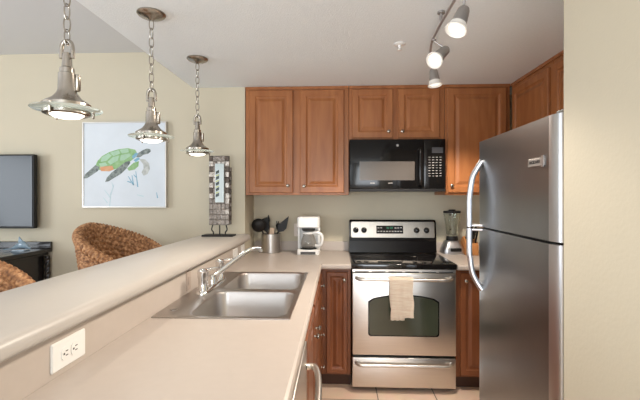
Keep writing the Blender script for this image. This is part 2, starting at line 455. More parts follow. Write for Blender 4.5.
# ------------------------------------------------------------------ sink
sk = thing('kitchen_sink', (0, 0, 0), 'double-bowl stainless steel sink set into the cream counter', 'sink')
z = CT + 0.0005
cx, cy = (-0.750 - 0.190) / 2, (1.553 + 2.507) / 2
rim = B()
bowls = [(-0.412, 1.785, 0.200, 0.205), (-0.412, 2.262, 0.200, 0.215)]
# deck: outer rounded rect, two halves lofted to the bowl openings
def ring(pts, zz): return [(p[0], p[1], zz) for p in pts]
def bowl_loft(b, c, half, rects):
    loft(b, rects, False, False)
ym = 2.021
for (bxx, byy, hx, hy), (ya, yb) in zip(bowls, ((1.553, ym), (ym, 2.507))):
    ox, oy, ohx, ohy = cx, (ya + yb) / 2, 0.280, (yb - ya) / 2
    hole = rr(bxx, byy, hx, hy, 0.055)
    out = rr(ox, oy, ohx, ohy, 0.0004)
    edge = rr(bxx, byy, hx + 0.006, hy + 0.006, 0.06)
    bowl_loft(rim, None, None, [ring(out, z), ring(out, z + 0.004), ring(edge, z + 0.0045), ring(hole, z + 0.0015)])
bmesh.ops.remove_doubles(rim, verts=rim.verts, dist=2e-4)
link('rim', rim, M['sinksteel'], sk, smooth=True, angle=35)
for (bxx, byy, hx, hy) in bowls:
    b = B(); dpt = 0.19
    R = []
    for f, zz, rad in ((0, 0.0015, 0.055), (0.004, -0.01, 0.055), (0.012, -dpt + 0.04, 0.055), (0.022, -dpt + 0.012, 0.06), (0.045, -dpt, 0.06)):
        R.append(ring(rr(bxx, byy, hx - f, hy - f, rad), z + zz))
    R.append(ring(rr(bxx, byy, 0.045, 0.045, 0.0449), z - dpt - 0.004))
    loft(b, R, False, True)
    bo = link('bowl', b, M['sinksteel'], sk, smooth=True, angle=60)
    b = lathe(B(), [(0.042, 0), (0.040, 0.004), (0.030, 0.004), (0.026, 0.001), (0.004, 0.001), (0.004, 0.01), (0.001, 0.011)], (bxx, byy, z - dpt - 0.0035), 20)
    link('drain', b, M['chrome'], bo, smooth=True)

# faucet
zf = z + 0.0045
fx = -0.672
fa = thing('faucet', (fx, 2.085, zf), 'chrome two-handle kitchen faucet with long low spout behind sink', 'faucet')
b = B()
loft(b, [ring(rr(0, 0, 0.032, 0.185, 0.031), 0), ring(rr(0, 0, 0.032, 0.185, 0.031), 0.006), ring(rr(0, 0, 0.026, 0.178, 0.025), 0.015), ring(rr(0, 0, 0.016, 0.165, 0.015), 0.018)])
link('base_plate', b, M['chrome'], fa, smooth=True)
b = lathe(B(), [(0.026, 0.016), (0.024, 0.03), (0.022, 0.055), (0.018, 0.062), (0.004, 0.066)], (0, 0, 0), 24)
link('spout_hub', b, M['chrome'], fa, smooth=True)
b = B(); tube(b, spline([(0, 0, 0.045), (0.03, 0.022, 0.072), (0.10, 0.075, 0.128), (0.165, 0.125, 0.176), (0.200, 0.150, 0.186), (0.222, 0.165, 0.182), (0.230, 0.170, 0.166)], 8), 0.0125, 14)
link('spout', b, M['chrome'], fa, smooth=True)
for sy, dx in ((-0.145, 1), (0.145, 1)):
    b = lathe(B(), [(0.028, 0.014), (0.027, 0.02), (0.022, 0.028), (0.023, 0.070), (0.027, 0.082), (0.027, 0.112), (0.017, 0.122), (0.003, 0.124)], (0, sy, 0), 20)
    hb = link('handle', b, M['chrome'], fa, smooth=True)
    b = B(); tube(b, [(0, sy, 0.112), (0.03 * dx, sy + 0.015, 0.118), (0.062, sy + 0.03, 0.122), (0.07, sy + 0.034, 0.122)], [0.008, 0.008, 0.006, 0.003], 10)
    link('lever', b, M['chrome'], hb, smooth=True)
sp = thing('sink_stopper', (-0.700, 1.66, zf), 'small flat cover cap on the near left sink deck', 'cap')
b = lathe(B(), [(0.018, 0), (0.018, 0.002), (0.012, 0.004), (0.002, 0.0045)], (0, 0, 0), 20); link('cap', b, M['sinksteel'], sp, smooth=True)

# ------------------------------------------------------------------ outlets on the half wall and backsplash
def socket_face(parent, m, horiz, gap=0.0195):
    for s in (-1, 1):
        b = B()
        c = (s * gap, 0) if horiz else (0, s * gap)
        pts = rr(c[0], c[1], 0.0165, 0.0165, 0.010)
        loft(b, [[(p[0], -0.006, p[1]) for p in pts], [(p[0], -0.0085, p[1]) for p in pts]])
        f = link('socket', b, m, parent)
        b = B()
        for (u, v, hu, hv) in ((-0.006, 0.003, 0.0012, 0.0045), (0.006, 0.003, 0.0012, 0.0045), (0.0, -0.008, 0.0025, 0.0025)):
            if horiz: u, v, hu, hv = v, u, hv, hu
            box(b, c[0] + u - hu, c[0] + u + hu, -0.0092, -0.0084, c[1] + v - hv, c[1] + v + hv)
        link('slots', b, M['slot'], f)
def outlet(loc, rz, w, h, m, label, horiz=False, sockets=True, name='wall_outlet', cat='outlet'):
    t = thing(name, loc, label, cat, rz)
    b = B(); R = []
    for i, yy in ((0, 0), (0, -0.003), (0.003, -0.006)):
        R.append([(p[0], yy, p[1]) for p in rr(0, 0, w / 2 - i, h / 2 - i, 0.004, 3)])
    loft(b, R); link('plate', b, m, t)
    if sockets: socket_face(t, m, horiz)
    else: link('toggle', bx(-0.012, 0.012, -0.009, -0.006, -0.022, 0.022, bev=0.001), m, t)
    return t
outlet((SX + 0.0005, 1.079, 0.976), PI / 2, 0.138, 0.079, M['white'], 'white horizontal double outlet near the front of the half wall', True)
outlet((SX + 0.0005, 1.970, 0.981), PI / 2, 0.054, 0.095, M['taupe'], 'small taupe cover plate behind the faucet', sockets=False, name='cover_plate', cat='cover plate')
outlet((SX + 0.0005, 2.885, 0.977), PI / 2, 0.12, 0.09, M['white'], 'pale switch plate left of its twin, past the faucet', sockets=False, name='wall_switch', cat='switch')
outlet((SX + 0.0005, 3.11, 0.978), PI / 2, 0.10, 0.09, M['white'], 'pale switch plate near the ledge end, farther of two', sockets=False, name='wall_switch', cat='switch')
outlet((-0.360, BY - 0.0005, 1.105), 0, 0.07, 0.114, M['almond'], 'almond outlet plate on the wall behind coffee maker')

# ------------------------------------------------------------------ stove
rg = thing('stove', (0.098, 2.86, 0), 'stainless steel stove with black glass top and backguard', 'stove')
RW = 0.745
b = bx(0.004, RW - 0.004, 0.03, 0.655, 0.03, 0.885); link('body', b, M['sooty'], rg)
for x in (0.05, RW - 0.05):
    for y in (0.15, 0.60):
        link('foot', lathe(B(), [(0.02, 0), (0.02, 0.03)], (x, y, 0), 12), M['blackmatte'], rg)
b = bx(-0.002, RW + 0.002, -0.018, 0.60, 0.886, 0.924, bev=0.007, seg=3)
ck = link('cooktop', b, M['glasstop'], rg, smooth=True, angle=30)
for (x, y, r) in ((0.19, 0.15, 0.095), (0.55, 0.16, 0.075), (0.20, 0.42, 0.075), (0.56, 0.42, 0.10)):
    b = B(); tube(b, [(x + r * math.cos(a * PI / 18), y + r * math.sin(a * PI / 18), 0.9243) for a in range(36)], 0.002, 6, 0.15, closed=True)
    link('burner_ring', b, M['ring'], ck)
# backguard
gz0, gz1 = 0.92, 1.202
b = B()
prof = [(0.56, 0.925), (0.575, 1.02), (0.572, 1.06), (0.585, 1.185), (0.60, gz1), (0.655, gz1), (0.655, 0.925)]
def pr_(x): return [(x, y, zz) for y, zz in prof]
loft(b, [pr_(0.0), pr_(RW)])
bmesh.ops.bevel(b, geom=[e for e in b.edges if abs(e.verts[0].co.x - e.verts[1].co.x) < 1e-6 and min(e.verts[0].co.z, e.verts[1].co.z) > 1.15], offset=0.006, segments=2, affect='EDGES')
bg = link('backguard', b, M['sooty'], rg)
# steel console, tilted with the backguard face
def face_pt(x, zz, off):     # point on sloped face y(z)
    y = 0.572 + (zz - 1.06) / (1.185 - 1.06) * 0.013
    return (x, y - off, zz)
b = B(); pts = rr(RW / 2, 1.119, 0.358, 0.070, 0.012)
loft(b, [[face_pt(p[0], p[1], -0.002) for p in pts], [face_pt(p[0], p[1], 0.003) for p in pts],
         [face_pt(p[0], p[1], 0.005) for p in rr(RW / 2, 1.119, 0.355, 0.067, 0.010)]])
con = link('control_console', b, mat('warm_console_steel', (0.46, 0.42, 0.37), 0.35, 1.0, var=0.1, scale=3, stretch=(60, 1.5, 1.5)), bg)
b = B(); pts = rr(0.348, 1.120, 0.115, 0.034, 0.003, 2)
loft(b, [[face_pt(p[0], p[1], 0.004) for p in pts], [face_pt(p[0], p[1], 0.007) for p in pts]])
dp = link('display_panel', b, M['black'], con)
b = B()
for i, s in enumerate((0, 1, 2.6, 3.6)):
    x = 0.325 + s * 0.012
    for (u, v, hu, hv) in ((0, 0.007, 0.004, 0.0009), (0, 0, 0.004, 0.0009), (0, -0.007, 0.004, 0.0009), (-0.004, 0.0035, 0.0009, 0.003), (0.004, 0.0035, 0.0009, 0.003), (0.004, -0.0035, 0.0009, 0.003)):
        p = face_pt(x + u, 1.135 + v, 0.0076); box(b, p[0] - hu, p[0] + hu, p[1] - 0.0004, p[1] + 0.0004, p[2] - hv, p[2] + hv)
link('clock_digits', b, M['disp'], dp)
b = B()
for r_, zz in enumerate((1.135, 1.105)):
    for k in range(9):
        x = 0.251 + k * 0.0243
        if r_ == 0 and 2 <= k <= 5: continue
        p = face_pt(x, zz, 0.0076)
        box(b, x - 0.008, x + 0.008, p[1] - 0.0004, p[1] + 0.0004, zz - 0.005, zz + 0.005)
bt = link('buttons', b, M['btn'], dp); bt['kind'] = 'stuff'
p = face_pt(0.375, 1.077, 0.005); link('badge', lathe(B(), [(0.006, 0), (0.006, -0.002)], p, 14, 'y'), M['grey'], con)
for x in (0.056, 0.127, 0.577, 0.662):
    p = face_pt(x, 1.115, 0.004)
    b = lathe(B(), [(0.025, 0), (0.025, -0.004), (0.0205, -0.010), (0.0190, -0.024), (0.015, -0.027), (0.002, -0.027)], p, 20, 'y')
    box(b, p[0] - 0.003, p[0] + 0.003, p[1] - 0.034, p[1] - 0.02, p[2] - 0.014, p[2] + 0.014, bev=0.001)
    link('knob', b, M['black'], con, smooth=True)
# vent strip + door
b = bx(0.004, RW - 0.004, -0.004, 0.029, 0.860, 0.884, bev=0.002); vs_ = link('vent_strip', b, M['steel'], rg)
b = B()
for k in range(6):
    x = 0.025 + k * 0.1195; box(b, x, x + 0.098, -0.0048, -0.0035, 0.862, 0.868)
link('vent_slots', b, M['slot'], vs_)
b = bx(0.004, RW - 0.004, -0.012, 0.029, 0.268, 0.857, bev=0.006, seg=3)
od = link('oven_door', b, M['steel'], rg, smooth=True, angle=30)
def arch(x0, x1, z0, zs, zt, r, n=14):
    out = [(x0 + r, z0), ]
    out = [(x0 + r * (1 - math.cos(a)), z0 + r * (1 - math.sin(a))) for a in [PI / 2 - k * PI / 8 for k in range(5)]]
    xm = (x0 + x1) / 2
    for k in range(n + 1):
        t = k / n; x = x0 + (x1 - x0) * t
        e = min(1, min(t, 1 - t) / 0.05)
        out.append((x, zs + (zt - zs) * (1 - (2 * t - 1) ** 2) - 0.014 * (1 - e)))
    out += [(x1 - r * (1 - math.cos(a)), z0 + r * (1 - math.sin(a))) for a in [k * PI / 8 for k in range(5)]]
    return out
pts = arch(0.118, 0.622, 0.405, 0.668, 0.705, 0.02)
def shrink(pts, d):
    cx_ = sum(p[0] for p in pts) / len(pts); cz_ = 0.55
    return [(p[0] + (d if p[0] < cx_ else -d), p[1] + (d if p[1] < cz_ else -d)) for p in pts]
b = B(); loft(b, [[(p[0], -0.0110, p[1]) for p in pts], [(p[0], -0.0135, p[1]) for p in pts]])
wf = link('window_frame', b, M['sooty'], od)
pi_ = shrink(pts, 0.008)
b = B(); loft(b, [[(p[0], -0.0130, p[1]) for p in pi_], [(p[0], -0.0145, p[1]) for p in pi_]])
link('window', b, M['window'], wf)
def bowhandle(x0, x1, zz, out, r, parent, m, y0=-0.012, drop=0.0):
    b = B()
    tube(b, spline([(x0, y0, zz), (x0 + 0.004, y0 - out * 0.55, zz - drop * .3), (x0 + 0.035, y0 - out, zz - drop), (x0 + 0.12, y0 - out, zz - drop), ((x0 + x1) / 2, y0 - out, zz - drop),
                     (x1 - 0.12, y0 - out, zz - drop), (x1 - 0.035, y0 - out, zz - drop), (x1 - 0.004, y0 - out * 0.55, zz - drop * .3), (x1, y0, zz)], 7), r, 12)
    return link('handle', b, m, parent, smooth=True)
HZ = 0.826
bowhandle(0.035, RW - 0.035, HZ, 0.045, 0.012, od, M['steel'], drop=0.008)
b = bx(0.004, RW - 0.004, -0.010, 0.029, 0.035, 0.250, bev=0.006, seg=3)
drw = link('storage_drawer', b, M['steel'], rg, smooth=True, angle=30)
bowhandle(0.035, RW - 0.035, 0.215, 0.035, 0.012, drw, M['steel'], y0=-0.010, drop=0.008)

# towel over the oven handle
tw = B()
hy, hz = 2.86 - 0.012 - 0.045, HZ - 0.008
def towel(bmm, xc, half0, half1, zf_, zb_, ph, n=22, r0=0.0135):
    th = 0.006
    path = []
    for k in range(16): path.append((hy - r0 - 0.001 - 0.004 * (1 - k / 15), zf_ + (hz - zf_) * k / 15))
    for k in range(1, 8):
        a = PI - PI * k / 8; path.append((hy + math.cos(a) * (r0 + 0.001), hz + math.sin(a) * (r0 + 0.001)))
    for k in range(10): path.append((hy + r0 + 0.001, hz - (hz - zb_) * k / 9))
    def edge(off, k, s, L_):
        y, zz = path[k]
        if k < 16: ny, nz = -1, 0
        elif k < 23: a = PI - PI * (k - 15) / 8; ny, nz = math.cos(a), math.sin(a)
        else: ny, nz = 1, 0
        t = min(1, max(0, (hz - zz) / (hz - zf_))); half = half0 + (half1 - half0) * (1 - t) if k >= 0 else half0
        w = 0.004 * t * math.sin(s * 9 + ph) + (0.003 * t if k < 16 else 0)
        d = (w if k < 16 else 0) + off
        return (xc + s * half + 0.003 * math.sin(zz * 40 + ph), y + ny * d, zz + nz * d)
    rows = []
    for k in range(len(path)):
        a = [edge(th, k, -1 + 2 * i / n, 0) for i in range(n + 1)]
        c = [edge(0.0, k, 1 - 2 * i / n, 0) for i in range(n + 1)]
        rows.append(a + c)
    loft(bmm, rows)
towel(tw, 0.098 + 0.352, 0.080, 0.072, 0.560, 0.66, 0.4)
tws = link('dish_towel', tw, M['towel'], smooth=True, angle=60)
tag(tws, 'cream dish towel hanging over the oven door handle', 'towel')
b = B(); towel(b, 0.098 + 0.322, 0.048, 0.060, 0.540, 0.62, 2.0, r0=0.0008 + 0.0135)
# second fold of the same towel hangs slightly lower at the left
me_ = bpy.data.meshes.new('fold'); bmesh.ops.recalc_face_normals(b, faces=b.faces)
for v in b.verts:
    if v.co.y < hy: v.co.y += 0.0075
b.to_mesh(me_); b.free(); me_.materials.append(M['towel'])
fo = bpy.data.objects.new('fold', me_); COL.objects.link(fo); fo.parent = tws

# ------------------------------------------------------------------ microwave
mw = thing('microwave', (0.092, 3.12, 1.445), 'black over-the-range microwave with grey window', 'microwave')
MWW, MWH = 0.746, 0.413
link('body', bx(0, MWW, 0.022, 0.415, 0.0, MWH, bev=0.003), M['sooty'], mw)
md = link('door', bx(0.0, 0.575, 0.0, 0.0215, 0.022, MWH - 0.002, bev=0.006, seg=3), M['black'], mw, smooth=True, angle=30)
b = B(); pts = rr(0.292, 0.162, 0.214, 0.074, 0.006, 3)
loft(b, [[(p[0], 0.0005, p[1]) for p in pts], [(p[0], -0.0012, p[1]) for p in pts]])
link('window', b, M['mwwin'], md)
b = B(); tube(b, spline([(0.548, 0.001, 0.325), (0.548, -0.022, 0.318), (0.546, -0.030, 0.27), (0.545, -0.032, 0.19), (0.546, -0.030, 0.11), (0.548, -0.022, 0.06), (0.548, 0.001, 0.052)], 6), 0.0115, 12)
link('handle', b, M['black'], md, smooth=True)
b = lathe(B(), [(0.010, 0.0005), (0.010, -0.0012)], (0.374, 0, 0.362), 16, 'y'); link('badge', b, M['grey'], md)
b = B()
for x in (0.178, 0.318): box(b, x - 0.018, x + 0.018, -0.0008, 0.0005, 0.064, 0.069)
link('lettering', b, M['grey'], md)['kind'] = 'stuff'
cp = link('control_panel', bx(0.577, MWW, 0.0, 0.0215, 0.022, MWH - 0.002, bev=0.006, seg=3), M['black'], mw, smooth=True, angle=30)
b = B()
for r_ in range(8):
    for c_ in range(4):
        x, zz = 0.622 + c_ * 0.028, 0.268 - r_ * 0.021
        box(b, x - 0.008, x + 0.008, -0.0008, 0.0005, zz - 0.0018, zz + 0.0018)
link('buttons', b, M['grey'], cp)
link('display', bx(0.640, 0.725, -0.001, 0.0005, 0.30, 0.345), M['smoke'], cp)
link('vent_grille', bx(0.0, MWW, 0.0, 0.0215, 0.0, 0.021, bev=0.002), M['blackmatte'], mw)

# ------------------------------------------------------------------ refrigerator (faces left)
fr = thing('refrigerator', (0.745, 1.372, 0), 'dark stainless top-freezer refrigerator with curved silver handles', 'refrigerator')
FW = 0.755   # along y
SL = 1.246
link('body', bx(0.065, 0.86, 0.012, FW - 0.002, 0.03, 1.688, bev=0.004), M['blackmatte'], fr)
link('base_grille', bx(0.03, 0.0645, 0.02, FW - 0.01, 0.0, 0.07), M['blackmatte'], fr)
def fdoor(z0, z1):
    t = thing.__class__ and None
    b = B(); out = []
    y0, y1, r = 0.062, FW, 0.010
    pts = []
    for k in range(7):   # far edge rounded
        a = k / 6 * PI / 2; pts.append((r - r * math.sin(a), y1 - r + r * math.cos(a)))
    pts = [(0.06, y1)] + [(r * (1 - math.sin(k / 6 * PI / 2)), y1 - r + r * math.cos(k / 6 * PI / 2)) for k in range(7)]
    n = 10
    for k in range(1, n + 1):
        t = k / n; pts.append((-0.008 * math.sin(PI * (0.25 + 0.75 * t)) * 0 - 0.0, y1 - r - (y1 - r - y0) * t))
    pts.append((0.06, y0))
    loft(b, [[(p[0], p[1], z) for p in pts] for z in (z0, z0 + 0.002, z1 - 0.002, z1)])
    d = link('door', b, M['fridge'], fr, smooth=True, angle=40)
    b = B()   # rounded hinge edge, its reflection painted as a brighter silver strip
    pts = [(0.06, y0 - 0.0005), (0.0, y0 - 0.0005)] + [(0.018 * (1 - math.cos(a)) , y0 - 0.001 - 0.058 * math.sin(a)) for a in [k / 10 * PI / 2 for k in range(11)]] + [(0.06, y0 - 0.059)]
    loft(b, [[(p[0], p[1], z) for p in pts] for z in (z0, z1)])
    link('rounded_edge_highlight', b, M['trim'], d, smooth=True, angle=40)
    return d
fz = fdoor(SL + 0.005, 1.694)
fd = fdoor(0.075, SL - 0.005)
link('door_gasket', bx(0.02, 0.0645, 0.01, FW - 0.01, SL - 0.0048, SL + 0.0048), M['blackmatte'], fr)
yh = FW - 0.048
def fhandle(za, zb, parent):
    b = B(); s = 1 if zb > za else -1
    L_ = abs(zb - za)
    pts = spline([(-0.001, yh, zb), (-0.022, yh + 0.008, zb - s * 0.035), (-0.045, yh + 0.014, zb - s * 0.085), (-0.056, yh + 0.016, zb - s * 0.16), (-0.060, yh + 0.016, zb - s * L_ * 0.6), (-0.060, yh + 0.016, za)], 7)
    tube(b, pts, 0.0145, 14)
    h = link('handle', b, M['trim'], parent, smooth=True)
    b = B(); tube(b, [(-0.060, yh + 0.016, za + s * 0.007), (-0.03, yh + 0.010, za + s * 0.007), (0.001, yh, za + s * 0.007)], 0.007, 10)
    link('handle_mount', b, M['trim'], h, smooth=True)
fhandle(SL + 0.004, 1.590, fz)
fhandle(SL - 0.004, 0.925, fd)
b = B(); box(b, -0.0032, 0.0005, 0.088, 0.208, 1.522, 1.552, bev=0.0008, seg=1)
bd = link('badge', b, M['badge'], fz)
link('badge_emblem', box(B(), -0.0042, -0.0032, 0.090, 0.106, 1.516, 1.558), M['trim'], bd)
tb = text_bm('FRIGIDAIRE', 0.0165)
bmesh.ops.transform(tb, matrix=Matrix.Translation((-0.0034, 0.157, 1.537)) @ Matrix.Rotation(-PI / 2, 4, 'Z') @ Matrix.Rotation(PI / 2, 4, 'X'), verts=tb.verts)
link('badge_lettering', tb, M['blackmatte'], bd)
b = bx(0.03, 0.10, 0.020, 0.07, 1.6945, 1.712, bev=0.004); link('hinge_cover', b, M['blackmatte'], fr)

# white bag lying on top of the refrigerator
b = B(); R = []
zt = 1.6885
for (y, x0, x1, h) in ((1.56, 0.90, 1.18, 0.012), (1.60, 0.855, 1.24, 0.05), (1.66, 0.85, 1.27, 0.075), (1.74, 0.85, 1.28, 0.055), (1.83, 0.87, 1.26, 0.07), (1.90, 0.90, 1.20, 0.03), (1.93, 0.95, 1.15, 0.01)):
    rg_ = [(x0, y, zt)]
    for k in range(11):
        t = k / 10; hh = h * (math.sin(PI * t) ** 0.6) * (0.75 + 0.25 * math.sin(t * 17 + y * 30))
        rg_.append((x0 + (x1 - x0) * t, y + 0.01 * math.sin(t * 13), zt + max(hh, 0.003)))
    rg_.append((x1, y, zt)); R.append(rg_)
loft(b, R)
bag = link('plastic_bag', b, M['bag'], smooth=True, angle=80)
tag(bag, 'crumpled white bag peeking over the refrigerator top', 'bag')

# ------------------------------------------------------------------ countertop items
# utensil crock
UX, UY = -0.583, 3.425
cr = thing('utensil_holder', (UX, UY, CT), 'brushed steel utensil crock on the counter corner', 'holder')
b = lathe(B(), [(0.078, 0), (0.083, 0.002), (0.083, 0.162), (0.077, 0.165), (0.075, 0.162), (0.075, 0.006), (0.002, 0.006)], n=40)
link('canister', b, M['steel_v'], cr, smooth=True, angle=40)
def utensil(name, base, tip, head_bm_fn, label, cat, m):
    t = thing(name, base, label, cat)
    v = Vector(tip) - Vector(base)
    b = B(); tube(b, [(0, 0, 0), tuple(v * 0.5), tuple(v * 0.85), tuple(v)], [0.006, 0.0055, 0.005, 0.006], 10)
    link('handle', b, m, t, smooth=True)
    b = head_bm_fn(); q = Vector((0, 0, 1)).rotation_difference(v.normalized()).to_matrix().to_4x4()
    bmesh.ops.transform(b, matrix=Matrix.Translation(v * 0.97) @ q, verts=b.verts)
    link('head', b, m, t, smooth=True, angle=50)
    return t
def ladle_head():
    b = B(); rings = []
    for k in range(7):
        a = PI / 2 * k / 6
        rings.append([(0.062 * math.cos(a) * math.cos(u) , -0.038 * math.sin(a) + 0.012, 0.048 + 0.062 * math.cos(a) * math.sin(u)) for u in [2 * PI * i / 20 for i in range(20)]] if k < 6 else
                     [(0.003 * math.cos(u), -0.026, 0.048 + 0.003 * math.sin(u)) for u in [2 * PI * i / 20 for i in range(20)]])
    inner = [[(x * 0.93, y + 0.003, 0.048 + (zz - 0.048) * 0.93) for x, y, zz in r] for r in rings]
    loft(b, list(reversed(rings)) + inner); return b
def flat_head(poly, t=0.003):
    def f():
        b = B(); loft(b, [[(x, -t, zz) for x, zz in poly], [(x, t, zz) for x, zz in poly]]); return b
    return f
spat = [(-0.008, -0.01), (0.008, -0.01), (0.036, 0.03), (0.040, 0.11), (0.020, 0.115), (-0.034, 0.105), (-0.036, 0.03)]
utensil('ladle', (UX + 0.030, UY + 0.010, CT + 0.012), (UX - 0.080, UY - 0.045, CT + 0.200), ladle_head, 'black ladle leaning left in the utensil crock', 'ladle', M['blackmatte'])
utensil('spatula', (UX + 0.012, UY + 0.02, CT + 0.012), (UX - 0.045, UY + 0.022, CT + 0.19), flat_head(spat), 'black spatula standing behind the ladle in the crock', 'spatula', M['blackmatte'])
utensil('meat_fork', (UX - 0.014, UY + 0.048, CT + 0.012), (UX - 0.032, UY + 0.062, CT + 0.28), flat_head([(-0.010, -0.01), (0.010, -0.01), (0.009, 0.02), (0.003, 0.05), (-0.003, 0.05), (-0.009, 0.02)]), 'black pointed utensil tip rising highest from the crock', 'utensil', M['blackmatte'])
slot_ = [(-0.008, -0.01), (0.008, -0.01), (0.034, 0.015), (0.042, 0.05), (0.026, 0.095), (0.004, 0.150), (-0.014, 0.10), (-0.030, 0.05), (-0.026, 0.018)]
utensil('serving_spoon', (UX - 0.035, UY - 0.03, CT + 0.012), (UX + 0.078, UY - 0.02, CT + 0.195), flat_head(slot_, 0.005), 'black spoon leaning far right in the utensil crock', 'spoon', M['blackmatte'])
def pasta_head():
    b = B(); lathe(b, [(0.004, -0.01), (0.022, 0.01), (0.032, 0.035), (0.028, 0.055), (0.004, 0.06)], n=14)
    for k in range(6):
        a = PI * 2 * k / 6; tube(b, [(0.024 * math.cos(a), 0.024 * math.sin(a), 0.045), (0.032 * math.cos(a), 0.032 * math.sin(a), 0.075)], 0.004, 6)
    bmesh.ops.transform(b, matrix=Matrix.Diagonal((1, 0.5, 1, 1)), verts=b.verts); return b
utensil('pasta_server', (UX + 0.018, UY + 0.032, CT + 0.012), (UX + 0.058, UY + 0.042, CT + 0.195), pasta_head, 'black pasta server with prongs at the crock back right', 'pasta server', M['blackmatte'])
utensil('wooden_spoon', (UX - 0.01, UY - 0.045, CT + 0.012), (UX + 0.012, UY - 0.050, CT + 0.165), flat_head([(-0.006, -0.02), (0.006, -0.02), (0.019, 0.005), (0.019, 0.055), (-0.019, 0.055), (-0.019, 0.005)], 0.004), 'pale wooden spatula in the middle of the crock', 'spatula', M['spoonwood'])

# coffee maker
cm = thing('coffee_maker', (-0.248, 3.36, CT), 'white drip coffee maker with a glass carafe', 'coffee maker')
def rbox(bmm, x0, x1, y0, y1, z0, z1, r=0.02, e=0.005):
    cx_, cy_, hx_, hy_ = (x0 + x1) / 2, (y0 + y1) / 2, (x1 - x0) / 2, (y1 - y0) / 2
    loft(bmm, [ring(rr(cx_, cy_, hx_ - e, hy_ - e, r - e), z0), ring(rr(cx_, cy_, hx_, hy_, r), z0 + e), ring(rr(cx_, cy_, hx_, hy_, r), z1 - e), ring(rr(cx_, cy_, hx_ - e, hy_ - e, r - e), z1)])
    return bmm
base = B(); rbox(base, -0.094, 0.094, -0.10, 0.12, 0, 0.045)
link('base', base, M['white'], cm, smooth=True, angle=40)
link('tower', rbox(B(), -0.094, 0.094, 0.03, 0.12, 0.0452, 0.222), M['white'], cm, smooth=True, angle=40)
link('reservoir', rbox(B(), -0.094, 0.094, -0.09, 0.12, 0.2222, 0.315, 0.03, 0.01), M['white'], cm, smooth=True, angle=40)
link('switch_panel', bx(-0.062, 0.062, -0.103, -0.0995, 0.006, 0.028, bev=0.001, seg=1), mat('dark_grey_switch_panel', (0.07, 0.066, 0.064), 0.4), cm)
link('hot_plate', lathe(B(), [(0.068, 0.0455), (0.068, 0.050), (0.002, 0.050)], (0, -0.035, 0), 28), M['blackmatte'], cm, smooth=True)
for sx in (-1, 1):
    link('side_post', bx(sx * 0.086 - 0.008, sx * 0.086 + 0.008, 0.0, 0.0299, 0.0452, 0.222), M['white'], cm)
link('brew_basket', lathe(B(), [(0.05, 0.196), (0.062, 0.2219)], (0, -0.035, 0), 28), M['slot'], cm, smooth=True)
ca = lathe(B(), [(0.050, 0.0505), (0.062, 0.062), (0.066, 0.09), (0.060, 0.125), (0.048, 0.158), (0.046, 0.172), (0.044, 0.172), (0.046, 0.156), (0.058, 0.124), (0.064, 0.09), (0.060, 0.064), (0.048, 0.054), (0.002, 0.054)], (0, -0.035, 0), 32)
cg = link('carafe', ca, M['coffeeglass'], cm, smooth=True, angle=60)
link('lid', lathe(B(), [(0.048, 0.1722), (0.050, 0.182), (0.035, 0.192), (0.002, 0.193)], (0, -0.035, 0), 28), M['white'], cg, smooth=True)
b = B(); tube(b, spline([(0.040, -0.06, 0.178), (0.075, -0.085, 0.186), (0.112, -0.10, 0.168), (0.118, -0.10, 0.13), (0.104, -0.09, 0.085), (0.062, -0.06, 0.075)], 7), 0.012, 12)
link('handle', b, M['white'], cg, smooth=True)

# blender
bl = thing('blender', (0.972, 3.42, CT), 'countertop blender with silver base and clear glass jar', 'blender')
b = B()
loft(b, [ring(rr(0, 0, 0.085, 0.085, 0.03), 0), ring(rr(0, 0, 0.088, 0.088, 0.03), 0.01), ring(rr(0, 0, 0.080, 0.078, 0.03), 0.05), ring(rr(0, 0, 0.060, 0.058, 0.03), 0.105), ring(rr(0, 0, 0.052, 0.050, 0.03), 0.112)])
bb = link('base', b, M['trim'], bl, smooth=True, angle=50)
b = B(); loft(b, [[(p[0], -0.0865, p[1]) for p in rr(0.01, 0.040, 0.045, 0.014, 0.004)], [(p[0], -0.078, p[1]) for p in rr(0.01, 0.040, 0.045, 0.014, 0.004)]])
link('button_panel', b, M['blackmatte'], bb)
link('collar', lathe(B(), [(0.048, 0.1125), (0.050, 0.12), (0.046, 0.145), (0.044, 0.15)], n=28), M['blackmatte'], bl, smooth=True)
link('jar', lathe(B(), [(0.043, 0.1505), (0.046, 0.16), (0.068, 0.335), (0.068, 0.345), (0.065, 0.345), (0.065, 0.335), (0.042, 0.165), (0.002, 0.163)], n=32), M['glass'], bl, smooth=True, angle=60)
link('lid', lathe(B(), [(0.070, 0.3455), (0.072, 0.352), (0.070, 0.362), (0.03, 0.364), (0.028, 0.374), (0.002, 0.375)], n=28), M['blackmatte'], bl, smooth=True, angle=50)
b = B(); tube(b, spline([(0, 0.062, 0.325), (0, 0.084, 0.326), (0, 0.090, 0.30), (0, 0.082, 0.23), (0, 0.056, 0.20)], 6), 0.008, 10)
link('handle', b, M['glass'], bl, smooth=True)
